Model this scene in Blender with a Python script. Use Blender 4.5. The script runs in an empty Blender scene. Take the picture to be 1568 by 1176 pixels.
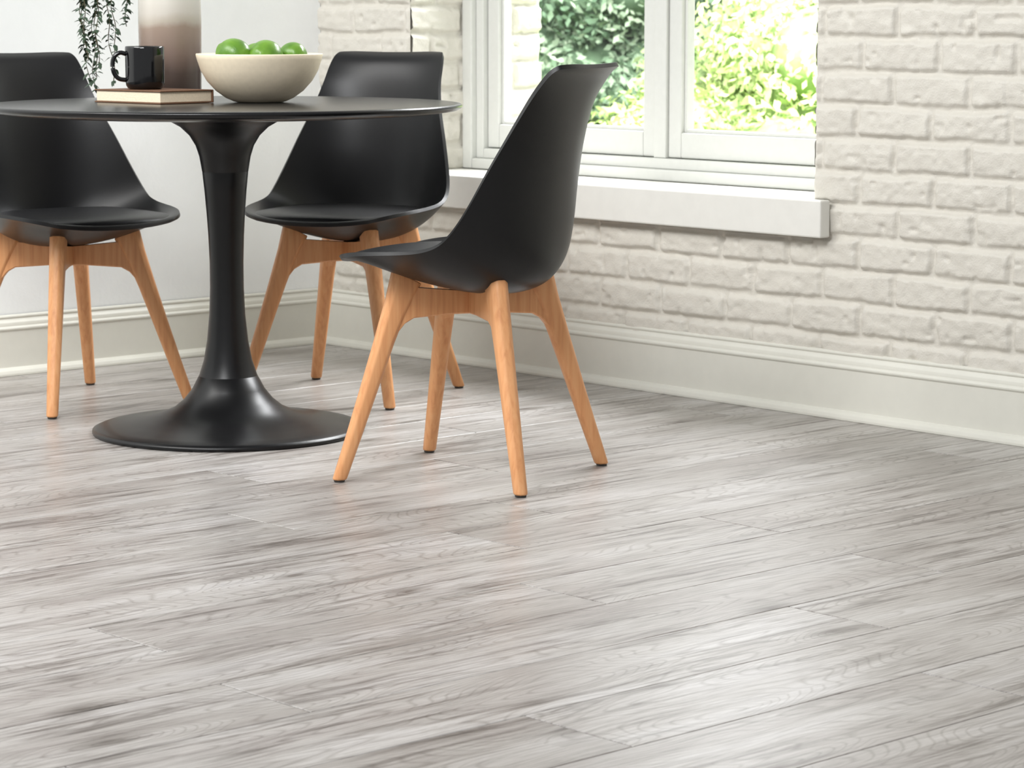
import bpy, math, random, bmesh
import numpy as np
from mathutils import Vector, Matrix
random.seed(7); rng=np.random.RandomState(11)
scene=bpy.context.scene
try:
    scene.view_settings.view_transform='Standard'
    scene.view_settings.look='None'
except Exception: pass

# ---------------------------------------------------------------- frames
# Room frame: x = distance from the window wall, y = distance from the plaster wall.
# Survey frame (X to the right, Y ahead, measured from the tripod) -> room frame:
CX,CY=-0.551,7.765
E=(-0.740,-0.672); D=(0.672,-0.740)
def T(X,Y):
    a,b=X-CX,Y-CY
    return (a*E[0]+b*E[1], a*D[0]+b*D[1])
def Tang(deg):
    vx,vy=math.cos(math.radians(deg)),math.sin(math.radians(deg))
    return math.atan2(vx*D[0]+vy*D[1], vx*E[0]+vy*E[1])

# ---------------------------------------------------------------- materials
def newmat(name):
    m=bpy.data.materials.new(name); m.use_nodes=True
    nt=m.node_tree; b=nt.nodes['Principled BSDF']
    return m,nt,b
def N(nt,t,**kw):
    n=nt.nodes.new(t)
    for k,v in kw.items():
        if k in n.inputs: n.inputs[k].default_value=v
        else: setattr(n,k,v)
    return n
def L(nt,a,b): nt.links.new(a,b)
def ramp(nt,fac,stops,interp='LINEAR'):
    r=nt.nodes.new('ShaderNodeValToRGB'); cr=r.color_ramp; cr.interpolation=interp
    while len(cr.elements)<len(stops): cr.elements.new(0.5)
    for e,(p,c) in zip(cr.elements,stops):
        e.position=p; e.color=(c[0],c[1],c[2],1)
    L(nt,fac,r.inputs[0]); return r
def srgb(r,g,b):
    f=lambda c:(c/255/12.92) if c/255<=.04045 else ((c/255+.055)/1.055)**2.4
    return (f(r),f(g),f(b))
def simple(name,col,rough=.5,spec=.5,bump=0,bscale=60,var=0.0,coat=0):
    m,nt,b=newmat(name)
    b.inputs['Roughness'].default_value=rough
    b.inputs['Specular IOR Level'].default_value=spec
    if coat: b.inputs['Coat Weight'].default_value=coat; b.inputs['Coat Roughness'].default_value=.08
    tc=N(nt,'ShaderNodeTexCoord'); n=N(nt,'ShaderNodeTexNoise',Scale=bscale,Detail=4.0)
    L(nt,tc.outputs['Object'],n.inputs['Vector'])
    lo=tuple(max(0,c*(1-var)) for c in col); hi=tuple(min(1,c*(1+var)) for c in col)
    r=ramp(nt,n.outputs['Fac'],[(.3,lo),(.7,hi)]); L(nt,r.outputs[0],b.inputs['Base Color'])
    if bump:
        bp=N(nt,'ShaderNodeBump',Strength=bump,Distance=.002); L(nt,n.outputs['Fac'],bp.inputs['Height'])
        L(nt,bp.outputs[0],b.inputs['Normal'])
    return m

M_black=simple('black_plastic',(.0050,.0050,.0056),.37,.36,bump=.05,bscale=400,var=.1)
M_cush=simple('black_leatherette',(.0070,.0070,.0085),.40,.45,bump=.25,bscale=500,var=.15)
M_table=simple('black_lacquer',(.0055,.0055,.006),.33,.36,var=.1)
M_tabletop=simple('black_tabletop',(.006,.006,.0065),.26,.34,bump=.05,bscale=300,var=.2)
M_mug=simple('black_glaze',(.004,.004,.0045),.08,.6,var=.1)
M_bowl=simple('cream_stoneware',srgb(234,220,194),.55,.35,bump=.12,bscale=90,var=.03)
M_pages=simple('book_pages',srgb(232,217,192),.8,.2,bump=.3,bscale=300,var=.06)
M_cover=simple('book_cover',srgb(112,82,62),.6,.3,bump=.1,bscale=200,var=.08)
M_trim=simple('trim_paint',srgb(220,219,209),.42,.4,bump=.06,bscale=30,var=.015)
M_frame=simple('window_paint',srgb(206,207,202),.4,.4,var=.015)
M_sill=simple('sill_paint',srgb(224,223,217),.45,.4,bump=.12,bscale=25,var=.02)
M_glide=simple('dark_glide',(.03,.025,.02),.4,.5)

def wood(name):
    m,nt,b=newmat(name)
    tc=N(nt,'ShaderNodeTexCoord'); mp=N(nt,'ShaderNodeMapping')
    mp.inputs['Scale'].default_value=(110,110,6)
    L(nt,tc.outputs['Object'],mp.inputs[0])
    n=N(nt,'ShaderNodeTexNoise',Scale=1.0,Detail=5.0,Distortion=.4); L(nt,mp.outputs[0],n.inputs['Vector'])
    r=ramp(nt,n.outputs['Fac'],[(.25,srgb(206,142,94)),(.5,srgb(222,160,109)),(.8,srgb(230,174,124))])
    L(nt,r.outputs[0],b.inputs['Base Color'])
    b.inputs['Roughness'].default_value=.42; b.inputs['Specular IOR Level'].default_value=.4
    return m
M_wood=wood('beech_wood')

def wallpaint(name,col,scale=9,bstr=.35,dist=.004,rough=.6):
    m,nt,b=newmat(name)
    tc=N(nt,'ShaderNodeTexCoord')
    n=N(nt,'ShaderNodeTexNoise',Scale=scale,Detail=8.0,Roughness=.55,Distortion=.6); L(nt,tc.outputs['Object'],n.inputs['Vector'])
    n2=N(nt,'ShaderNodeTexNoise',Scale=scale*9,Detail=4.0); L(nt,tc.outputs['Object'],n2.inputs['Vector'])
    ad=N(nt,'ShaderNodeMath',operation='MULTIPLY_ADD'); L(nt,n2.outputs['Fac'],ad.inputs[0]); ad.inputs[1].default_value=.35; L(nt,n.outputs['Fac'],ad.inputs[2])
    bp=N(nt,'ShaderNodeBump',Strength=bstr,Distance=dist); L(nt,ad.outputs[0],bp.inputs['Height']); L(nt,bp.outputs[0],b.inputs['Normal'])
    r=ramp(nt,n.outputs['Fac'],[(.3,tuple(c*.96 for c in col)),(.7,col)]); L(nt,r.outputs[0],b.inputs['Base Color'])
    b.inputs['Roughness'].default_value=rough; b.inputs['Specular IOR Level'].default_value=.35
    return m
M_brick=wallpaint('painted_brick',srgb(214,210,200),scale=26,bstr=.7,dist=.004,rough=.42)
M_plaster=wallpaint('plaster',srgb(240,242,241),scale=8,bstr=.4,dist=.004,rough=.6)

def floor_mat():
    m,nt,b=newmat('grey_oak_planks')
    uv=N(nt,'ShaderNodeUVMap'); uv.uv_map='UVMap'
    at=N(nt,'ShaderNodeAttribute'); at.attribute_name='rnd'
    mw=N(nt,'ShaderNodeMapping'); mw.inputs['Scale'].default_value=(2.4,5,1); L(nt,uv.outputs[0],mw.inputs[0])
    nw=N(nt,'ShaderNodeTexNoise',Scale=1.0,Detail=2.0); L(nt,mw.outputs[0],nw.inputs['Vector'])
    sub=N(nt,'ShaderNodeVectorMath',operation='SUBTRACT'); L(nt,nw.outputs['Color'],sub.inputs[0]); sub.inputs[1].default_value=(.5,.5,.5)
    mul=N(nt,'ShaderNodeVectorMath',operation='MULTIPLY'); L(nt,sub.outputs[0],mul.inputs[0]); mul.inputs[1].default_value=(.04,.040,0)
    add=N(nt,'ShaderNodeVectorMath',operation='ADD'); L(nt,uv.outputs[0],add.inputs[0]); L(nt,mul.outputs[0],add.inputs[1])
    P=add.outputs[0]
    mk=N(nt,'ShaderNodeMapping'); mk.inputs['Scale'].default_value=(2.1,5.2,1); L(nt,P,mk.inputs[0])
    vk=N(nt,'ShaderNodeTexVoronoi',Scale=1.0,Randomness=.8); vk.voronoi_dimensions='2D'; L(nt,mk.outputs[0],vk.inputs['Vector'])
    kd=vk.outputs['Distance']
    gate=N(nt,'ShaderNodeSeparateColor'); L(nt,vk.outputs['Color'],gate.inputs[0])
    gt=N(nt,'ShaderNodeMath',operation='GREATER_THAN'); L(nt,gate.outputs[0],gt.inputs[0]); gt.inputs[1].default_value=.68
    def noise(sx,sy,det,rough=.6,dist=0,src=P):
        mm=N(nt,'ShaderNodeMapping'); mm.inputs['Scale'].default_value=(sx,sy,1); L(nt,src,mm.inputs[0])
        n=N(nt,'ShaderNodeTexNoise',Scale=1.0,Detail=det,Roughness=rough,Distortion=dist); n.noise_dimensions='2D'; L(nt,mm.outputs[0],n.inputs['Vector']); return n.outputs['Fac']
    broad=noise(1.6,8,4,.55)
    mask=noise(2.2,9,3,.5)
    streak=noise(3.0,52,6,.72)
    fine=noise(6.0,170,5,.75)
    micro=noise(26,600,3,.65)
    ringn=noise(1.5,7.0,1.5,.4)
    rg=N(nt,'ShaderNodeMath',operation='MULTIPLY'); L(nt,ringn,rg.inputs[0]); rg.inputs[1].default_value=30
    # rings tighten around knots
    kk=N(nt,'ShaderNodeMapRange'); L(nt,kd,kk.inputs[0]); kk.inputs[1].default_value=0; kk.inputs[2].default_value=.42; kk.inputs[3].default_value=7; kk.inputs[4].default_value=0
    kg=N(nt,'ShaderNodeMath',operation='MULTIPLY'); L(nt,kk.outputs[0],kg.inputs[0]); L(nt,gt.outputs[0],kg.inputs[1])
    ra=N(nt,'ShaderNodeMath',operation='ADD'); L(nt,rg.outputs[0],ra.inputs[0]); L(nt,kg.outputs[0],ra.inputs[1])
    pp=N(nt,'ShaderNodeMath',operation='PINGPONG'); L(nt,ra.outputs[0],pp.inputs[0]); pp.inputs[1].default_value=.5
    c_b=ramp(nt,broad,[(.30,srgb(164,158,154)),(.50,srgb(184,180,176)),(.70,srgb(198,195,193))])
    def mixmul(a,fac_src,stops,amt,amt_src=None):
        r=ramp(nt,fac_src,stops)
        mx=N(nt,'ShaderNodeMix'); mx.data_type='RGBA'; mx.blend_type='MULTIPLY'; mx.inputs[0].default_value=amt
        if amt_src is not None: L(nt,amt_src,mx.inputs[0])
        L(nt,a,mx.inputs[6]); L(nt,r.outputs[0],mx.inputs[7]); return mx.outputs[2]
    # streak clusters only where the mask says so
    mk_=N(nt,'ShaderNodeMapRange'); L(nt,mask,mk_.inputs[0]); mk_.inputs[1].default_value=.60; mk_.inputs[2].default_value=.38; mk_.inputs[3].default_value=.15; mk_.inputs[4].default_value=1.0
    kn0=N(nt,'ShaderNodeMapRange'); L(nt,kd,kn0.inputs[0]); kn0.inputs[1].default_value=.10; kn0.inputs[2].default_value=.38; kn0.inputs[3].default_value=1.0; kn0.inputs[4].default_value=0
    kn1=N(nt,'ShaderNodeMath',operation='MULTIPLY'); L(nt,kn0.outputs[0],kn1.inputs[0]); L(nt,gt.outputs[0],kn1.inputs[1])
    mxm=N(nt,'ShaderNodeMath',operation='MAXIMUM'); L(nt,mk_.outputs[0],mxm.inputs[0]); L(nt,kn1.outputs[0],mxm.inputs[1])
    c=mixmul(c_b.outputs[0],streak,[(.32,(.30,.275,.26)),(.43,(.62,.60,.585)),(.55,(1,1,1))],.9,mxm.outputs[0])
    c=mixmul(c,fine,[(.36,(.56,.54,.525)),(.50,(1,1,1)),(.64,(1.1,1.1,1.1))],.50)
    c=mixmul(c,micro,[(.38,(.72,.71,.70)),(.54,(1,1,1))],.45)
    c=mixmul(c,pp.outputs[0],[(.0,(.60,.58,.56)),(.18,(1,1,1))],.65)
    kn=ramp(nt,kd,[(.012,(.34,.31,.29)),(.045,(.58,.56,.54)),(.15,(1,1,1))])
    mk2=N(nt,'ShaderNodeMix'); mk2.data_type='RGBA'; mk2.blend_type='MULTIPLY'
    L(nt,gt.outputs[0],mk2.inputs[0]); L(nt,c,mk2.inputs[6]); L(nt,kn.outputs[0],mk2.inputs[7]); c=mk2.outputs[2]
    c=mixmul(c,at.outputs['Fac'],[(0,(.86,.85,.84)),(1,(1,1,1))],1)
    L(nt,c,b.inputs['Base Color'])
    rr=N(nt,'ShaderNodeMapRange'); L(nt,fine,rr.inputs[0]); rr.inputs[3].default_value=.40; rr.inputs[4].default_value=.28; L(nt,rr.outputs[0],b.inputs['Roughness'])
    b.inputs['Specular IOR Level'].default_value=.5
    bp=N(nt,'ShaderNodeBump',Strength=.22,Distance=.0012); L(nt,streak,bp.inputs['Height'])
    bp2=N(nt,'ShaderNodeBump',Strength=.12,Distance=.0008); L(nt,fine,bp2.inputs['Height']); L(nt,bp.outputs[0],bp2.inputs['Normal'])
    L(nt,bp2.outputs[0],b.inputs['Normal'])
    return m
M_floor=floor_mat()
M_gap=simple('plank_gap',srgb(60,55,52),.8,.1)

# ---------------------------------------------------------------- mesh helpers
def mesh_obj(name,verts,faces,mat,smooth=True,parent=None,loc=None):
    me=bpy.data.meshes.new(name); me.from_pydata([tuple(v) for v in verts],[],[tuple(f) for f in faces]); me.update()
    ob=bpy.data.objects.new(name,me); scene.collection.objects.link(ob)
    if mat: me.materials.append(mat)
    if smooth: me.polygons.foreach_set('use_smooth',[True]*len(me.polygons))
    if parent: ob.parent=parent
    if loc: ob.location=loc
    return ob
def empty(name,loc=(0,0,0),rz=0):
    e=bpy.data.objects.new(name,None); scene.collection.objects.link(e); e.location=loc; e.rotation_euler=(0,0,rz); e.empty_display_size=.1
    return e
def lathe(profile,n=64,cap=True):
    V=[];F=[]
    for r,z in profile:
        for i in range(n):
            a=2*math.pi*i/n; V.append((r*math.cos(a),r*math.sin(a),z))
    for j in range(len(profile)-1):
        for i in range(n):
            k=(i+1)%n; F.append((j*n+i,j*n+k,(j+1)*n+k,(j+1)*n+i))
    if cap:
        F.append(tuple(reversed(range(n)))); F.append(tuple((len(profile)-1)*n+i for i in range(n)))
    return V,F
def boxes(name,bl,mat,bevel=.003,parent=None,segs=2):
    V=[];F=[]
    for (x0,x1,y0,y1,z0,z1) in bl:
        o=len(V)
        V+=[(x0,y0,z0),(x1,y0,z0),(x1,y1,z0),(x0,y1,z0),(x0,y0,z1),(x1,y0,z1),(x1,y1,z1),(x0,y1,z1)]
        F+=[tuple(o+i for i in f) for f in ((3,2,1,0),(4,5,6,7),(0,1,5,4),(1,2,6,5),(2,3,7,6),(3,0,4,7))]
    ob=mesh_obj(name,V,F,mat,smooth=False,parent=parent)
    if bevel:
        m=ob.modifiers.new('bev','BEVEL'); m.width=bevel; m.segments=segs; m.limit_method='ANGLE'
    return ob
def autosmooth(ob,ang=40):
    m=ob.modifiers.new('es','EDGE_SPLIT'); m.split_angle=math.radians(ang)
def crom(ctrl,n):
    P=np.array(ctrl,float); P=np.vstack([2*P[0]-P[1],P,2*P[-1]-P[-2]])
    out=[];m=len(ctrl)-1
    for i in range(n):
        t=i/(n-1)*m; k=min(int(t),m-1); u=t-k
        a,b,c,d=P[k],P[k+1],P[k+2],P[k+3]
        out.append(.5*((2*b)+(-a+c)*u+(2*a-5*b+4*c-d)*u*u+(-a+3*b-3*c+d)*u**3))
    return np.array(out)
def tube(path,rad,n=8):
    V=[];F=[];P=[Vector(p) for p in path]
    up=Vector((0,0,1))
    for i,p in enumerate(P):
        t=(P[min(i+1,len(P)-1)]-P[max(i-1,0)]).normalized()
        a=t.cross(up); 
        if a.length<.1: a=t.cross(Vector((1,0,0)))
        a.normalize(); b=t.cross(a).normalized()
        r=rad[i] if hasattr(rad,'__len__') else rad
        for j in range(n):
            q=2*math.pi*j/n; V.append(p+a*(r*math.cos(q))+b*(r*math.sin(q)))
    for i in range(len(P)-1):
        for j in range(n):
            k=(j+1)%n; F.append((i*n+j,i*n+k,(i+1)*n+k,(i+1)*n+j))
    F.append(tuple(reversed(range(n)))); F.append(tuple((len(P)-1)*n+i for i in range(n)))
    return V,F

# ---------------------------------------------------------------- value noise
def vnoise(a,b,fa,fb,seed):
    r=np.random.RandomState(seed).rand(256,256)
    x=a*fa; y=b*fb; xi=np.floor(x).astype(int); yi=np.floor(y).astype(int)
    u=x-xi; v=y-yi; u=u*u*(3-2*u); v=v*v*(3-2*v)
    g=lambda i,j: r[i%256,j%256]
    return (g(xi,yi)*(1-u)*(1-v)+g(xi+1,yi)*u*(1-v)+g(xi,yi+1)*(1-u)*v+g(xi+1,yi+1)*u*v)-.5
def sstep(x): x=np.clip(x,0,1); return x*x*(3-2*x)
CH=.0775; BL=.22; Z0=-.036
def brick_h(y,z,phase=2.03,seed=0):
    yw=y+.007*vnoise(y,z,25,25,seed+1)+.004*vnoise(y,z,70,70,seed+7)
    zw=z+.008*vnoise(y,z,9,30,seed+2)+.004*vnoise(y,z,60,60,seed+3)
    k=np.floor((zw-Z0)/CH).astype(int)
    R=np.random.RandomState(seed+5); jit=(R.rand(200)-.5)*.03
    off=phase+np.where(k%2==0,BL/2,0)+jit[k%200]
    fb=(yw-off)/BL; kb=np.floor(fb).astype(int)
    dy=np.minimum(fb-kb,1-(fb-kb))*BL
    fz=(zw-Z0)/CH-k; dz=np.minimum(fz,1-fz)*CH
    rr=.009; my=.0035
    ey=np.clip(1-(dy-my)/rr,0,1.3); ez=np.clip(1-(dz-my)/rr,0,1.3)
    d=np.sqrt(ey**2+ez**2)
    H=sstep(1-d)
    rt=R.rand(200,200)
    pb=rt[k%200,kb%200]; pc=rt[(k+57)%200,(kb+31)%200]
    h=H*(.0102+.004*(pb-.5)+ (pc-.5)*.08*(fz-.5)*CH)
    h=h+.0040*vnoise(y,z,24,40,seed+8)*H+.0030*vnoise(y,z,70,80,seed+9)+.0025*vnoise(y,z,8,8,seed+10)
    chip=vnoise(y,z,40,50,seed+12); h=h-np.where(chip>.30,(chip-.30)*.04,0)*H
    return h
def grid_mesh(name,A,B,mask,pos,mat):
    na,nb=len(A),len(B)
    co=pos.reshape(-1,3)
    i,j=np.meshgrid(np.arange(na-1),np.arange(nb-1),indexing='ij')
    q=np.stack([i*nb+j,(i+1)*nb+j,(i+1)*nb+j+1,i*nb+j+1],-1)
    q=q[mask] if mask is not None else q.reshape(-1,4)
    me=bpy.data.meshes.new(name)
    me.vertices.add(len(co)); me.vertices.foreach_set('co',co.astype(np.float32).ravel())
    nf=len(q); me.loops.add(nf*4); me.loops.foreach_set('vertex_index',q.astype(np.int32).ravel())
    me.polygons.add(nf); me.polygons.foreach_set('loop_start',np.arange(0,nf*4,4,dtype=np.int32))
    me.polygons.foreach_set('loop_total',np.full(nf,4,dtype=np.int32))
    me.update(calc_edges=True); me.validate()
    me.polygons.foreach_set('use_smooth',np.ones(nf,bool))
    me.materials.append(mat)
    ob=bpy.data.objects.new(name,me); scene.collection.objects.link(ob); return ob

# ---------------------------------------------------------------- window wall
OY0,OY1,OZ0,OZ1=.40,1.89,.515,1.95
WH=2.7; WL=6.5; RD=.20; WT=.42
ys=np.concatenate([np.arange(0,3.2,.0045),np.arange(3.2,WL+.001,.0125)])
ys[np.argmin(abs(ys-OY0))]=OY0; ys[np.argmin(abs(ys-OY1))]=OY1
zs=np.concatenate([np.arange(.10,1.2,.0045),np.arange(1.2,WH+.001,.0125)])
zs[np.argmin(abs(zs-OZ0))]=OZ0; zs[np.argmin(abs(zs-OZ1))]=OZ1
Y,Z=np.meshgrid(ys,zs,indexing='ij')
h=brick_h(Y,Z)
din=np.maximum(np.maximum(OY0-Y,Y-OY1),np.maximum(OZ0-.1-Z,Z-OZ1))
edge=sstep(1-np.clip(1-np.abs(din)/.012,0,1)**2)
h=np.where(din>-1e-6,h*edge,h)-.001
pos=np.stack([h,Y,Z],-1)
yc=(ys[:-1]+ys[1:])/2; zc=(zs[:-1]+zs[1:])/2
YC,ZC=np.meshgrid(yc,zc,indexing='ij')
mask=~((YC>OY0)&(YC<OY1)&(ZC>OZ0)&(ZC<OZ1))
wall_right=grid_mesh('wall_right',ys,zs,mask,pos,M_brick)
core=boxes('masonry_core',[(-WT,-.008,-.42,OY0-.010,-.02,WH),(-WT,-.008,OY1+.010,WL,-.02,WH),
   (-WT,-.008,OY0-.010,OY1+.010,-.02,OZ0-.09),(-WT,-.008,OY0-.010,OY1+.010,OZ1+.004,WH)],M_brick,0,parent=wall_right)
def reveal(name,y,sgn,x0,x1,seed):
    xs=np.arange(x0,x1+.0001,.0045); z2=np.arange(OZ0-.02,OZ1+.001,.0045)
    X,Zz=np.meshgrid(xs,z2,indexing='ij')
    hh=brick_h(X,Zz,phase=x0-.005 if seed%2 else x0+.1,seed=seed)-.005
    p=np.stack([X,y+sgn*hh,Zz],-1)
    if sgn<0: p=p[::-1]
    ob=grid_mesh(name,xs,z2,None,p,M_brick); ob.parent=wall_right
reveal('reveal_a',OY0,1,-.30,-.002,31)
reveal('reveal_b',OY1,-1,-.30,-.002,32)
reveal('outer_reveal_a',OY0+.075,1,-WT,-.26,33)
reveal('outer_reveal_b',OY1-.075,-1,-WT,-.26,34)
boxes('outer_jambs',[(-WT,-.262,OY0-.01,OY0+.070,OZ0-.1,OZ1+.01),(-WT,-.262,OY1-.070,OY1+.01,OZ0-.1,OZ1+.01)],M_brick,0,parent=wall_right)

# left plaster wall
xs=np.arange(0,6.501,.05); z2=np.arange(0,WH+.001,.05)
X,Zz=np.meshgrid(xs,z2,indexing='ij')
yy=.004*vnoise(X,Zz,2.2,2.2,77)+.002*vnoise(X,Zz,6,6,78)
wall_left=grid_mesh('wall_left',xs,z2,None,np.stack([X,yy-.001,Zz],-1)[::-1],M_plaster)
boxes('stud_core',[(-.0,6.5,-.30,-.006,-.02,WH)],M_plaster,0,parent=wall_left)

# ---------------------------------------------------------------- baseboards
prof=[(0,0),(.034,0),(.034,.006),(.031,.014),(.024,.019),(.018,.021),(.018,.118),(.0205,.120),(.0225,.124),(.0205,.128),(.0165,.130),(.0165,.134),(.0155,.140),(.011,.146),(.009,.150),(.0115,.153),(.0115,.157),(.006,.160),(0,.160)]
def baseboard(name,fn,l0,l1):
    V=[];F=[];n=len(prof)
    for l in (l0,l1):
        for d,z in prof: V.append(fn(l,d,z))
    for i in range(n-1): F.append((i,i+1,n+i+1,n+i))
    F.append(tuple(range(n))); F.append(tuple(range(2*n-1,n-1,-1)))
    ob=mesh_obj(name,V,F,M_trim,smooth=False)
    m=ob.modifiers.new('b','BEVEL'); m.width=.0012; m.segments=2; m.limit_method='ANGLE'; m.angle_limit=math.radians(25)
    return ob
baseboard('baseboard_right',lambda l,d,z:(d+.003,l,z),.0,WL)
baseboard('baseboard_left',lambda l,d,z:(l,d+.002,z),.0,6.5)

# ---------------------------------------------------------------- window
win=empty('window_1',(0,0,0))
def frame_ring(y0,y1,z0,z1,w,x0,x1,wb=None):
    wb=wb or w
    return [(x0,x1,y0,y0+w,z0,z1),(x0,x1,y1-w,y1,z0,z1),(x0,x1,y0+w,y1-w,z0,z0+wb),(x0,x1,y0+w,y1-w,z1-w,z1)]
a,b,c,d=OY0+.002,OY1-.002,OZ0+.001,OZ1-.001
boxes('outer_casing',frame_ring(a,b,c,d,.040,-.285,-.188,.030),M_frame,.004,parent=win)
boxes('casing_step',frame_ring(a+.040,b-.040,c+.030,d-.040,.030,-.285,-.206,.028),M_frame,.003,parent=win)
ymid=1.160
boxes('mullion',[(-.285,-.213,ymid-.022,ymid+.022,c+.058,d-.07)],M_frame,.003,parent=win)
s1=(a+.070,ymid-.022); s2=(ymid+.022,b-.070)
for i,(p,q) in enumerate((s1,s2)):
    boxes('sash_%d'%(i+1),frame_ring(p+.0015,q-.0015,c+.060,d-.072,.046,-.270,-.222,.066),M_frame,.004,parent=win)
    boxes('glazing_bead_%d'%(i+1),frame_ring(p+.0475,q-.0475,c+.126,d-.118,.009,-.262,-.234),M_frame,.002,parent=win)
mg,nt,bs=newmat('window_glass')
nt.nodes.remove(bs); tr=N(nt,'ShaderNodeBsdfTransparent'); gl=N(nt,'ShaderNodeBsdfGlossy'); gl.inputs['Roughness'].default_value=.02
mx=N(nt,'ShaderNodeMixShader'); mx.inputs[0].default_value=.05; L(nt,tr.outputs[0],mx.inputs[1]); L(nt,gl.outputs[0],mx.inputs[2])
L(nt,mx.outputs[0],nt.nodes['Material Output'].inputs[0])
V=[];F=[]
for (p,q) in (s1,s2):
    o=len(V); V+=[(-.248,p+.05,c+.12),(-.248,q-.05,c+.12),(-.248,q-.05,d-.12),(-.248,p+.05,d-.12)]; F.append((o,o+1,o+2,o+3))
mesh_obj('glass_panes',V,F,mg,smooth=False,parent=win)
pl=[(-.186,OY0+.006),(.013,OY0+.006),(.013,OY0-.06),(.048,OY0-.06),(.048,OY1+.06),(.013,OY1+.06),(.013,OY1-.006),(-.186,OY1-.006)]
V=[(x,y,.427) for x,y in pl]+[(x,y,.5155) for x,y in pl]; n=len(pl)
F=[tuple(reversed(range(n))),tuple(range(n,2*n))]+[(i,(i+1)%n,n+(i+1)%n,n+i) for i in range(n)]
sill=mesh_obj('trim_window_sill',V,F,M_sill,smooth=False)
m=sill.modifiers.new('b','BEVEL'); m.width=.004; m.segments=2; m.limit_method='ANGLE'
boxes('sill_board_outside',[(-.47,-.287,OY0+.08,OY1-.08,.45,.52)],M_sill,.004,parent=sill)

# ---------------------------------------------------------------- floor planks
PW=.2118; PL=1.38; base_y=2.843
known={0:1.82,1:1.217,2:1.616,4:1.80,-2:1.614,-3:1.347,-4:1.81}
V=[];F=[];UV=[];RN=[]
g=.0011
rr=random.Random(5)
k0=int(math.floor(-base_y/PW))
prev=.3
for k in range(k0,20):
    y0=base_y+k*PW; y1=y0+PW
    if k in known: ph=known[k]%PL
    else: ph=(prev+rr.uniform(.35,1.0))%PL
    prev=ph
    y0c=max(y0,0.0)
    x=ph-PL
    while x<6.5:
        xa,xb=max(x,0),min(x+PL,6.5)
        if xb-xa>.01:
            o=len(V); bv=.0013
            def ring(d,z):
                return [(xa+d,y0c+d*.8,z),(xb-d,y0c+d*.8,z),(xb-d,y1-d*.8,z),(xa+d,y1-d*.8,z)]
            V+=ring(g,-.0022)+ring(g,-.0009)+ring(g+bv,0)
            fs=[(o+8,o+9,o+10,o+11)]
            for i in range(4):
                j=(i+1)%4; fs.append((o+i,o+j,o+4+j,o+4+i)); fs.append((o+4+i,o+4+j,o+8+j,o+8+i))
            ou,ov=rr.uniform(0,60),rr.uniform(0,60); rv=rr.random()
            flip=rr.random()<.5
            for f in fs:
                F.append(f); RN.append(rv)
                for vi in f:
                    px,py,_=V[vi]; uu,vv=px-xa,py-y0
                    if flip: uu,vv=PL-uu,PW-vv
                    UV+= [uu+ou,vv+ov]
        x+=PL
floor=mesh_obj('floor',V,F,M_floor,smooth=False)
me=floor.data
ul=me.uv_layers.new(name='UVMap'); ul.data.foreach_set('uv',UV)
at=me.attributes.new('rnd','FLOAT','FACE'); at.data.foreach_set('value',RN)
boxes('subfloor',[(0,6.5,0,base_y+20*PW,-.10,-.0018)],M_gap,0,parent=floor)

# ---------------------------------------------------------------- dining table
tx,ty=T(-.652,6.095)
table=empty('dining_table',(tx,ty,0))
R=.54
V,F=lathe([(.001,.7495),(R-.012,.7500),(R-.005,.7490),(R,.7455),(R-.001,.741),(R-.012,.7345),(R-.05,.729),(R-.12,.7245),(.001,.7225)],128,cap=False)
mesh_obj('tabletop',V,F,M_tabletop,parent=table)
pr=[(.309,0),(.312,.004),(.311,.009),(.300,.0135),(.27,.018),(.23,.0235),(.19,.031),(.155,.041),(.125,.055),(.102,.074),(.083,.098),(.0675,.128),(.0670,.1283),(.0668,.1287),(.055,.165),(.047,.21),(.041,.27),(.0385,.33),(.0385,.39),(.0405,.45),(.0435,.50),(.0475,.55),(.0520,.594),(.0516,.5955),(.0525,.597),(.058,.630),(.066,.655),(.080,.678),(.100,.697),(.125,.711),(.155,.720),(.19,.7255)]
V,F=lathe(pr,96)
o=mesh_obj('pedestal',V,F,M_table,parent=table); autosmooth(o,75)

# ---------------------------------------------------------------- chairs
# centre line (x,z) and rim line (x,z,half width) of the moulded shell, front lip -> top of back
ctr_ctrl=[(.242,.440),(.230,.445),(.185,.434),(.115,.410),(.04,.392),(-.035,.382),(-.100,.384),(-.150,.402),(-.184,.445),(-.199,.508),(-.207,.590),(-.218,.675),(-.233,.758),(-.245,.803),(-.259,.831),(-.281,.844)]
rim_ctrl=[(.224,.450,.150),(.207,.458,.184),(.164,.466,.213),(.107,.471,.232),(.050,.475,.241),(-.001,.481,.245),(-.038,.493,.245),(-.064,.514,.242),(-.086,.545,.234),(-.108,.587,.221),(-.134,.643,.203),(-.165,.706,.181),(-.201,.772,.164),(-.228,.811,.158),(-.252,.838,.151),(-.279,.849,.138)]
NS=161
SC=crom(ctr_ctrl,NS); SR=crom(rim_ctrl,NS)
def shell_pt(t,s):
    q=min(max(t,0),1)*(NS-1); k=min(int(q),NS-2); u=q-k
    c=SC[k]*(1-u)+SC[k+1]*u; r=SR[k]*(1-u)+SR[k+1]*u
    f=abs(s)**2.3
    x=c[0]+(r[0]-c[0])*f; z=c[1]+(r[1]-c[1])*f
    return x,s*r[2],z,r
def build_shell():
    nr,nc=52,27; V=[];F=[]
    for i in range(nr):
        t=i/(nr-1)
        for j in range(nc):
            s=-1+2*j/(nc-1); s=math.sin(s*math.pi/2*.92)/math.sin(math.pi/2*.92)
            V.append(shell_pt(t*(1-.035*abs(s)**6),s)[:3])
    for i in range(nr-1):
        for j in range(nc-1):
            a=i*nc+j; F.append((a,a+1,a+nc+1,a+nc))
    return V,F
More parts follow.
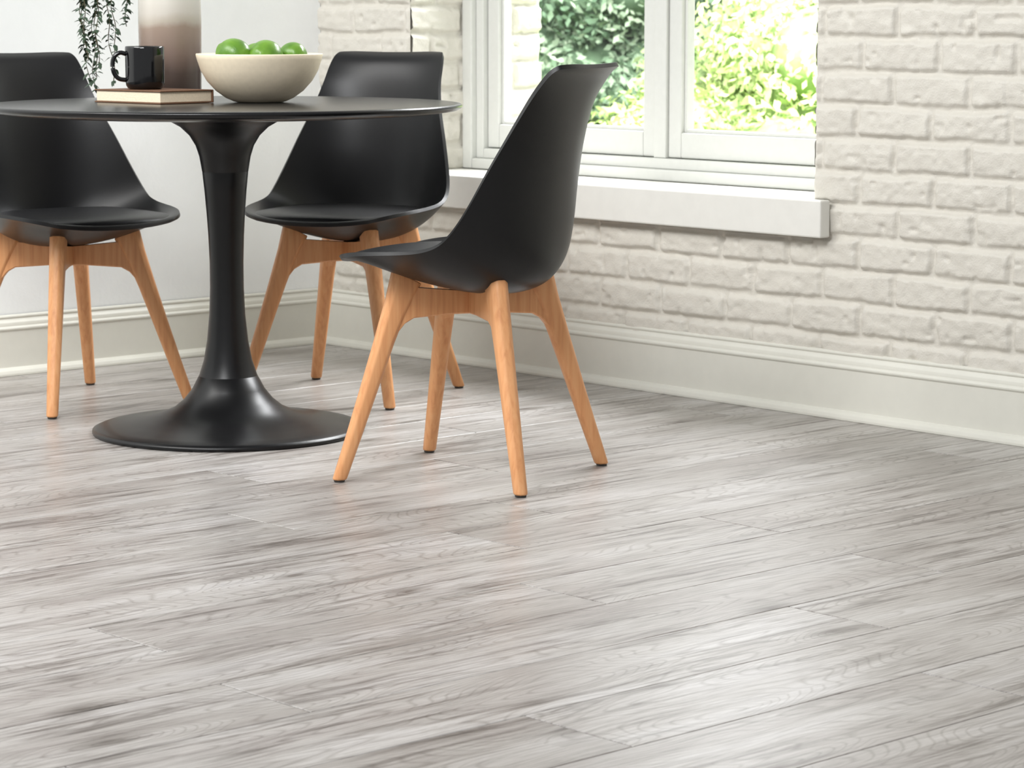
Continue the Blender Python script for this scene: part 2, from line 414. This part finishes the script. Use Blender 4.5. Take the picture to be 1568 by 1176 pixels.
def build_cushion():
    nr,nc=44,33; V=[];F=[]
    t0,t1=.035,.455
    def pt(i,j,top):
        e=-1+2*i/(nr-1); s=-1+2*j/(nc-1)
        e=math.sin(e*math.pi/2); s_=math.sin(s*math.pi/2)
        wf=.925*(1-.22*max(0,e)**4-.14*max(0,-e)**6)
        t=t0+(t1-t0)*(e+1)/2
        t+= .018*abs(s_)**4*max(0,-e)**2
        ss=s_*wf
        x,y,z,r=shell_pt(t,ss)
        base=z+.002
        if not top: return (x,y,base)
        flat=.468+.007*(1-s_*s_)*(1-e*e)+.010*max(0,e)**3-.010*max(0,-e)**3
        tz=max(z+.008,flat)
        p_=((1-abs(s_)**10)*(1-abs(e)**10))**.5
        return (x,y,base+(tz-base)*p_)
    for top in (1,0):
        for i in range(nr):
            for j in range(nc): V.append(pt(i,j,top))
    m=nr*nc
    for i in range(nr-1):
        for j in range(nc-1):
            a=i*nc+j; F.append((a,a+1,a+nc+1,a+nc)); F.append((m+a,m+a+nc,m+a+nc+1,m+a+1))
    return V,F
def rrect(cx,hw,hh,c,ux,uy,tilt=0):
    pts=[]
    for sx,sy in ((1,1),(-1,1),(-1,-1),(1,-1)):
        order=((hw-c,hh),(hw,hh-c)) if sx*sy<0 else ((hw,hh-c),(hw-c,hh))
        for a,b in order: pts.append((a*sx,b*sy))
    return [cx+ux*a+uy*b+Vector((0,0,a*tilt)) for a,b in pts]
def leg_mesh():
    V=[];F=[]
    st=[(0.0,.290,.0135,.0125),(.004,.2885,.0145,.0135),(.10,.2545,.0165,.0150),(.20,.2200,.0190,.0165),(.28,.1925,.0215,.0175),(.33,.1745,.0245,.0180),(.37,.1585,.0285,.0182),(.414,.1430,.0300,.0182)]
    for k,(z,r,hr,ht) in enumerate(st):
        V+=rrect(Vector((r,0,z)),hr,ht,min(hr,ht)*.55,Vector((1,0,0)),Vector((0,1,0)),.5 if k==7 else 0)
    n=8
    for i in range(len(st)-1):
        for j in range(n):
            k=(j+1)%n; F.append((i*n+j,i*n+k,(i+1)*n+k,(i+1)*n+j))
    F.append(tuple(reversed(range(n)))); F.append(tuple((len(st)-1)*n+i for i in range(n)))
    return V,F
def bar_mesh():
    V=[];F=[]
    st=[(-.165,.304,.402),(-.150,.322,.400),(-.13,.333,.396),(-.05,.338,.388),(0,.338,.384),(.05,.338,.388),(.13,.333,.396),(.150,.322,.400),(.165,.304,.402)]
    for x,z0,z1 in st:
        for y,z in ((-.0125,z0+.003),(-.0095,z0),(.0095,z0),(.0125,z0+.003),(.0125,z1),(-.0125,z1)): V.append((x,y,z))
    n=6
    for i in range(len(st)-1):
        for j in range(n):
            k=(j+1)%n; F.append((i*n+j,(i+1)*n+j,(i+1)*n+k,i*n+k))
    F.append(tuple(range(n))); F.append(tuple(reversed([(len(st)-1)*n+i for i in range(n)])))
    return V,F
def rotz(V,a,dx=0):
    c,s=math.cos(a),math.sin(a); return [((v[0]+dx)*c-v[1]*s,(v[0]+dx)*s+v[1]*c,v[2]) for v in V]
def chair(X,Yv,deg,shell_off=0,dx=0):
    x,y=T(X,Yv)
    e=empty('dining_chair',(x,y,0),Tang(deg))
    so=math.radians(shell_off)
    V,F=build_shell(); o=mesh_obj('shell',rotz(V,so,dx),F,M_black,parent=e)
    m=o.modifiers.new('s','SOLIDIFY'); m.thickness=.009; m.offset=1
    m=o.modifiers.new('b','BEVEL'); m.width=.003; m.segments=2; m.limit_method='ANGLE'; m.angle_limit=math.radians(50)
    m=o.modifiers.new('ss','SUBSURF'); m.levels=1; m.render_levels=1
    V,F=build_cushion(); mesh_obj('seat_cushion',rotz(V,so,dx),F,M_cush,parent=e)
    V,F=leg_mesh()
    for i in range(4):
        a=math.pi/4+i*math.pi/2
        o=mesh_obj('leg_%d'%(i+1),rotz([(v[0],v[1],v[2]+.004) for v in V],a),F,M_wood,parent=e)
        mb=o.modifiers.new('b','BEVEL'); mb.width=.003; mb.segments=2; mb.limit_method='ANGLE'; mb.angle_limit=math.radians(30); autosmooth(o,50)
        gv,gf=lathe([(.009,0),(.0115,.001),(.0115,.006),(.009,.008)],20)
        mesh_obj('glide_%d'%(i+1),rotz([(v[0]+.290,v[1],v[2]) for v in gv],a),gf,M_glide,smooth=False,parent=e)
    V,F=bar_mesh()
    for i in range(2):
        o=mesh_obj('cross_bar_%d'%(i+1),rotz(V,math.pi/4+i*math.pi/2),F,M_wood,smooth=False,parent=e)
    return e
chair(-.082,5.518,155)
chair(-.405,6.690,-113,2)
chair(-1.090,6.566,-45,-8,.014)

# ---------------------------------------------------------------- tabletop objects
TZ=.7502
bX,bY=-.578,6.17
bx,by=T(bX,bY)
V,F=lathe([(.001,.0),(.052,0),(.060,.002),(.078,.010),(.100,.026),(.120,.048),(.134,.072),(.1425,.098),(.1450,.108),(.1440,.1105),(.1415,.110),(.1370,.098),(.128,.074),(.113,.050),(.093,.031),(.070,.017),(.04,.011),(.001,.010)],96,cap=False)
bowl=mesh_obj('fruit_bowl',V,F,M_bowl,loc=(bx,by,TZ))
ml,nt,b=newmat('lime_skin')
tc=N(nt,'ShaderNodeTexCoord'); n=N(nt,'ShaderNodeTexNoise',Scale=18.0,Detail=3.0); L(nt,tc.outputs['Object'],n.inputs['Vector'])
r=ramp(nt,n.outputs['Fac'],[(.3,srgb(70,114,30)),(.7,srgb(112,154,50))]); L(nt,r.outputs[0],b.inputs['Base Color'])
n=N(nt,'ShaderNodeTexNoise',Scale=260.0,Detail=2.0); L(nt,tc.outputs['Object'],n.inputs['Vector'])
bp=N(nt,'ShaderNodeBump',Strength=.3,Distance=.001); L(nt,n.outputs['Fac'],bp.inputs['Height']); L(nt,bp.outputs[0],b.inputs['Normal']); b.inputs['Roughness'].default_value=.32
def lime(X,Yv,z,r,rot):
    pr=[];n=22
    for i in range(n+1):
        a=math.pi*i/n; rad=math.sin(a)*r; zz=-math.cos(a)*r*1.1
        if i in(0,n): rad=.0008
        if zz>r*.95: zz+=.003
        if zz<-r*.98: zz-=.002
        pr.append((rad,zz))
    V,F=lathe(pr,32); x,y=T(X,Yv)
    o=mesh_obj('lime',V,F,ml,loc=(x,y,z)); o.rotation_euler=rot; return o
lime(bX-.054,bY-.030,TZ+.108,.037,(1.3,.2,.5))
lime(bX+.019,bY-.037,TZ+.104,.038,(1.5,.1,1.9))
lime(bX+.075,bY+.018,TZ+.102,.034,(1.2,.4,2.7))
lime(bX-.008,bY+.045,TZ+.100,.034,(1.4,.3,.9))
lime(bX-.028,bY+.002,TZ+.0475,.033,(1.4,.1,0))
lime(bX+.040,bY+.002,TZ+.0485,.033,(1.2,.1,1))
# book
bkx,bky=T(-.819,6.155)
book=empty('book',(bkx,bky,TZ),Tang(-42))
lx,wy=.230,.158
boxes('pages',[(-lx/2+.004,lx/2-.004,-wy/2+.003,wy/2-.003,.0032,.0265)],M_pages,.001,parent=book)
boxes('cover',[(-lx/2,lx/2,-wy/2,wy/2,0,.003),(-lx/2,lx/2,-wy/2,wy/2,.0267,.0297),(-lx/2,lx/2,wy/2-.003,wy/2+.001,.0005,.0292)],M_cover,.0008,parent=book)
# mug
mx_,my_=T(-.838,6.155)
mug=empty('coffee_mug',(mx_,my_,TZ+.0299),Tang(195))
V,F=lathe([(.001,.001),(.034,0),(.040,.003),(.0435,.009),(.0445,.018),(.0445,.092),(.0440,.0965),(.0425,.0975),(.0410,.096),(.0405,.09),(.0405,.012),(.036,.007),(.001,.006)],64,cap=False)
mesh_obj('mug_body',V,F,M_mug,parent=mug)
hp=[(.043,0,.080),(.055,0,.083),(.066,0,.078),(.0725,0,.066),(.0735,0,.050),(.069,0,.034),(.059,0,.024),(.043,0,.021)]
hp=crom(hp,28); V,F=tube(hp,.0052,12); V=[(v[0],v[1]*1.35,v[2]) for v in V]
mesh_obj('mug_handle',V,F,M_mug,parent=mug)
# vase
vx,vy=T(-.812,6.41)
vase=empty('ceramic_vase',(vx,vy,TZ))
mv,nt,b=newmat('reactive_glaze')
tc=N(nt,'ShaderNodeTexCoord'); sp=N(nt,'ShaderNodeSeparateXYZ'); L(nt,tc.outputs['Object'],sp.inputs[0])
nz=N(nt,'ShaderNodeTexNoise',Scale=14.0,Detail=4.0); L(nt,tc.outputs['Object'],nz.inputs['Vector'])
ma=N(nt,'ShaderNodeMath',operation='MULTIPLY_ADD'); L(nt,nz.outputs['Fac'],ma.inputs[0]); ma.inputs[1].default_value=.03; L(nt,sp.outputs[2],ma.inputs[2])
mr=N(nt,'ShaderNodeMapRange'); L(nt,ma.outputs[0],mr.inputs[0]); mr.inputs[1].default_value=0; mr.inputs[2].default_value=.32
r=ramp(nt,mr.outputs[0],[(.0,srgb(66,56,52)),(.24,srgb(80,68,62)),(.38,srgb(122,104,94)),(.57,srgb(150,132,118)),(.61,srgb(176,166,152)),(.68,srgb(196,190,180)),(.80,srgb(204,200,190)),(1,srgb(208,202,188))])
L(nt,r.outputs[0],b.inputs['Base Color']); b.inputs['Roughness'].default_value=.25
V,F=lathe([(.001,0),(.064,0),(.070,.004),(.0725,.02),(.0735,.10),(.0745,.18),(.0735,.24),(.066,.272),(.052,.290),(.046,.300),(.050,.312),(.047,.313),(.042,.300),(.048,.288),(.062,.268),(.069,.24),(.069,.02),(.001,.012)],80,cap=False)
mesh_obj('vase_body',V,F,mv,parent=vase)
mleaf=simple('eucalyptus_leaf',srgb(64,82,64),.55,.35,var=.25,bscale=40)
mstem=simple('plant_stem',srgb(84,78,56),.6,.3)
SV=[];SF=[];LV=[];LF=[]
rp=random.Random(3)
def addm(V0,F0,V,F):
    o=len(V0); V0+= [tuple(v) for v in V]; F0+=[tuple(o+i for i in f) for f in F]
for sidx,(reach,yo,zend,top) in enumerate([(-.205,-.02,.035,.36),(-.185,.03,.02,.38),(-.165,-.04,.075,.40),(-.150,.02,.03,.37),(-.13,-.03,.10,.39),(-.215,.04,.12,.35),(-.11,.05,.17,.37),(-.175,.0,.05,.41),(-.195,-.05,.09,.37),(.02,.15,.25,.40)]):
    ctrl=[(0,0,.20),(reach*.12,yo*.2,.32),(reach*.5,yo*.6,top),(reach*.88,yo,top-.06),(reach*1.0,yo,.2+zend*.3),(reach*(1+rp.uniform(-.12,.04)),yo+rp.uniform(-.02,.02),zend)]
    pts=crom(ctrl,70)
    loc=[]
    for p in pts:
        w=.004*math.sin(p[2]*60+sidx); loc.append(((p[0]+w)*E[0]+p[1]*E[1],(p[0]+w)*D[0]+p[1]*D[1],p[2]))
    V,F=tube(loc,.0011,6); addm(SV,SF,V,F)
    for i in range(20,70):
        if rp.random()<.12: continue
        for side in (0,1):
            p=Vector(loc[i]); ang=rp.uniform(0,6.28); dr=Vector((math.cos(ang),math.sin(ang),rp.uniform(-.9,.3))).normalized()
            ln=rp.uniform(.012,.022); w=ln*.28; sd=dr.cross(Vector((0,0,1))).normalized()*w; dn=Vector((0,0,-.15*ln))
            o=len(LV)
            LV+=[tuple(p),tuple(p+dr*ln*.35+sd),tuple(p+dr*ln+dn*2),tuple(p+dr*ln*.35-sd),tuple(p+dr*ln*.5+Vector((0,0,.0012))),tuple(p+dr*ln*.75+sd*.7+dn),tuple(p+dr*ln*.75-sd*.7+dn)]
            LF+=[(o,o+1,o+4),(o,o+4,o+3),(o+1,o+5,o+4),(o+4,o+6,o+3),(o+5,o+2,o+4),(o+2,o+6,o+4)]
mesh_obj('stems',SV,SF,mstem,parent=vase)
mesh_obj('leaves',LV,LF,mleaf,smooth=False,parent=vase)

# ---------------------------------------------------------------- garden outside
def leafmat(name,c1,c2,c3):
    m,nt,b=newmat(name)
    nt.nodes.remove(b)
    at=N(nt,'ShaderNodeAttribute'); at.attribute_name='rnd'
    r=ramp(nt,at.outputs['Fac'],[(0,c1),(.5,c2),(1,c3)])
    df=N(nt,'ShaderNodeBsdfDiffuse'); tl=N(nt,'ShaderNodeBsdfTranslucent'); mx=N(nt,'ShaderNodeMixShader'); mx.inputs[0].default_value=.3
    L(nt,r.outputs[0],df.inputs[0]); L(nt,r.outputs[0],tl.inputs[0]); L(nt,df.outputs[0],mx.inputs[1]); L(nt,tl.outputs[0],mx.inputs[2])
    L(nt,mx.outputs[0],nt.nodes['Material Output'].inputs[0]); return m
ML_lime=leafmat('leaf_lime',srgb(150,176,108),srgb(192,210,146),srgb(226,235,198))
ML_dark=leafmat('leaf_green',srgb(90,120,96),srgb(138,166,138),srgb(192,208,186))
ML_mid=leafmat('leaf_mid',srgb(120,150,98),srgb(158,186,126),srgb(210,224,182))
M_core_l=simple('foliage_core_light',srgb(142,166,112),.9,.1,var=.3,bscale=6)
M_core_d=simple('foliage_core_dark',srgb(94,118,94),.9,.1,var=.3,bscale=6)
def shrub(name,X,Yv,z,rx,rz,n,mat,core,ls,seed):
    r=np.random.RandomState(seed); x,y=T(X,Yv)
    e=empty(name,(x,y,-.8))
    nb=34; bc=[]; 
    for i in range(nb):
        d=r.randn(3); d/=np.linalg.norm(d); d[2]=d[2]*1.0
        bc.append((d*np.array([rx,rx,rz])*.74*r.uniform(.75,1)+np.array([0,0,z+.8]), r.uniform(.22,.40)*rx))
    V=[];F=[]
    bm=bmesh.new(); bmesh.ops.create_icosphere(bm,subdivisions=2,radius=1)
    iv=[v.co.copy() for v in bm.verts]; ifc=[[v.index for v in f.verts] for f in bm.faces]; bm.free()
    for c,rad in bc:
        addm(V,F,[(c[0]+v.x*rad*.72,c[1]+v.y*rad*.72,c[2]+v.z*rad*.72) for v in iv],ifc)
    addm(V,F,[(v.x*rx*.55,v.y*rx*.55,z+.8+v.z*rz*.5) for v in iv],ifc)
    mesh_obj('core',V,F,core,parent=e)
    V,F=tube([(0,0,0),(.05,0,max(.1,(z+.8)*.5)),(0,0,z+.8)],[.09,.07,.05],10); mesh_obj('trunk',V,F,mstem,parent=e)
    idx=r.randint(0,nb,n); cc=np.array([bc[i][0] for i in idx]); rad=np.array([bc[i][1] for i in idx])
    d=r.randn(n,3); d/=np.linalg.norm(d,axis=1)[:,None]
    p=cc+d*(rad*r.uniform(.74,1.2,n))[:,None]
    t=r.randn(n,3); a=np.cross(d+.6*t,r.randn(n,3)); a/=np.linalg.norm(a,axis=1)[:,None]; b=np.cross(a,d+.5*t); b/=np.linalg.norm(b,axis=1)[:,None]
    s=(ls*r.uniform(.6,1.4,n))[:,None]
    q=np.stack([p-a*s,p-b*s*.5,p+a*s,p+b*s*.5],1).reshape(-1,3)
    me=bpy.data.meshes.new('leaves'); me.vertices.add(4*n); me.vertices.foreach_set('co',q.astype(np.float32).ravel())
    me.loops.add(4*n); me.loops.foreach_set('vertex_index',np.arange(4*n,dtype=np.int32)); me.polygons.add(n)
    me.polygons.foreach_set('loop_start',np.arange(0,4*n,4,dtype=np.int32)); me.polygons.foreach_set('loop_total',np.full(n,4,dtype=np.int32)); me.update(calc_edges=True)
    A=me.attributes.new('rnd','FLOAT','FACE'); 
    clus=r.rand(nb)[idx]; A.data.foreach_set('value',np.clip(.55*clus+.45*r.rand(n),0,1).astype(np.float32))
    me.materials.append(mat); ob=bpy.data.objects.new('leaves',me); scene.collection.objects.link(ob); ob.parent=e
    return e
shrub('garden_shrub',.50,13.6,.0,.75,.70,22000,ML_lime,M_core_l,.026,1)
shrub('garden_shrub',1.80,13.6,.45,.95,1.0,30000,ML_lime,M_core_l,.027,2)
shrub('garden_shrub',1.15,14.6,.15,.6,.85,14000,ML_mid,M_core_l,.028,3)
shrub('garden_tree',.45,16.6,1.3,1.0,1.3,30000,ML_dark,M_core_d,.030,4)
shrub('garden_tree',1.3,17.5,1.0,.9,1.2,24000,ML_dark,M_core_d,.030,5)
shrub('garden_shrub',3.2,14.2,.4,1.1,1.1,9000,ML_mid,M_core_l,.035,6)
shrub('garden_shrub',-.9,14.4,.2,.9,1.0,9000,ML_lime,M_core_l,.035,7)
shrub('garden_tree',2.9,18.5,1.8,1.5,1.6,10000,ML_mid,M_core_l,.04,8)
bpy.ops.mesh.primitive_plane_add(size=1,location=(-18.6,-4,-.8)); gr=bpy.context.object; gr.name='lawn'; gr.scale=(36,50,1)
gr.data.materials.append(simple('grass',srgb(140,170,88),.9,.1,var=.3,bscale=3))

# ---------------------------------------------------------------- lights
w=bpy.data.worlds.new('World'); scene.world=w; w.use_nodes=True
bg=w.node_tree.nodes['Background']; bg.inputs[0].default_value=(.97,.985,1,1); bg.inputs[1].default_value=.49
def area(name,loc,target,sx,sy,power,col=(1,1,1)):
    l=bpy.data.lights.new(name,'AREA'); l.shape='RECTANGLE'; l.size=sx; l.size_y=sy; l.energy=power; l.color=col
    o=bpy.data.objects.new(name,l); scene.collection.objects.link(o); o.location=loc
    o.rotation_euler=(Vector(target)-Vector(loc)).to_track_quat('-Z','Y').to_euler(); return o
area('window_skylight',(-1.6,1.0,3.0),(1.6,1.9,0),2.6,1.6,420,(.97,.985,1))
area('room_softbox',(3.6,1.0,3.1),(.4,2.0,.3),1.8,1.2,80,(1,.99,.97))
area('side_softbox',(4.0,3.0,3.1),(2.8,0,.9),1.6,1.2,130,(.98,.99,1))
lx,ly=T(1.2,9.6)
tx2,ty2=T(.9,14.5)
area('garden_fill',(lx-.4,ly,4.2),(tx2,ty2,.4),4,3,2800,(1,.98,.95))  # added area lamp, out of view, brightens the foliage in place of a sun

# ---------------------------------------------------------------- camera
cam=bpy.data.cameras.new('camera'); co=bpy.data.objects.new('camera',cam); scene.collection.objects.link(co); scene.camera=co
cam.sensor_width=36; cam.lens=4100/1568*36
x,y=T(0,0); co.location=(x,y,.96)
th=math.atan(573/4100)
fx,fy=E[1],D[1]
dirv=Vector((fx*math.cos(th),fy*math.cos(th),-math.sin(th)))
co.rotation_euler=dirv.to_track_quat('-Z','Y').to_euler()
cam.dof.use_dof=True; cam.dof.focus_distance=5.1; cam.dof.aperture_fstop=13
cam.clip_end=200
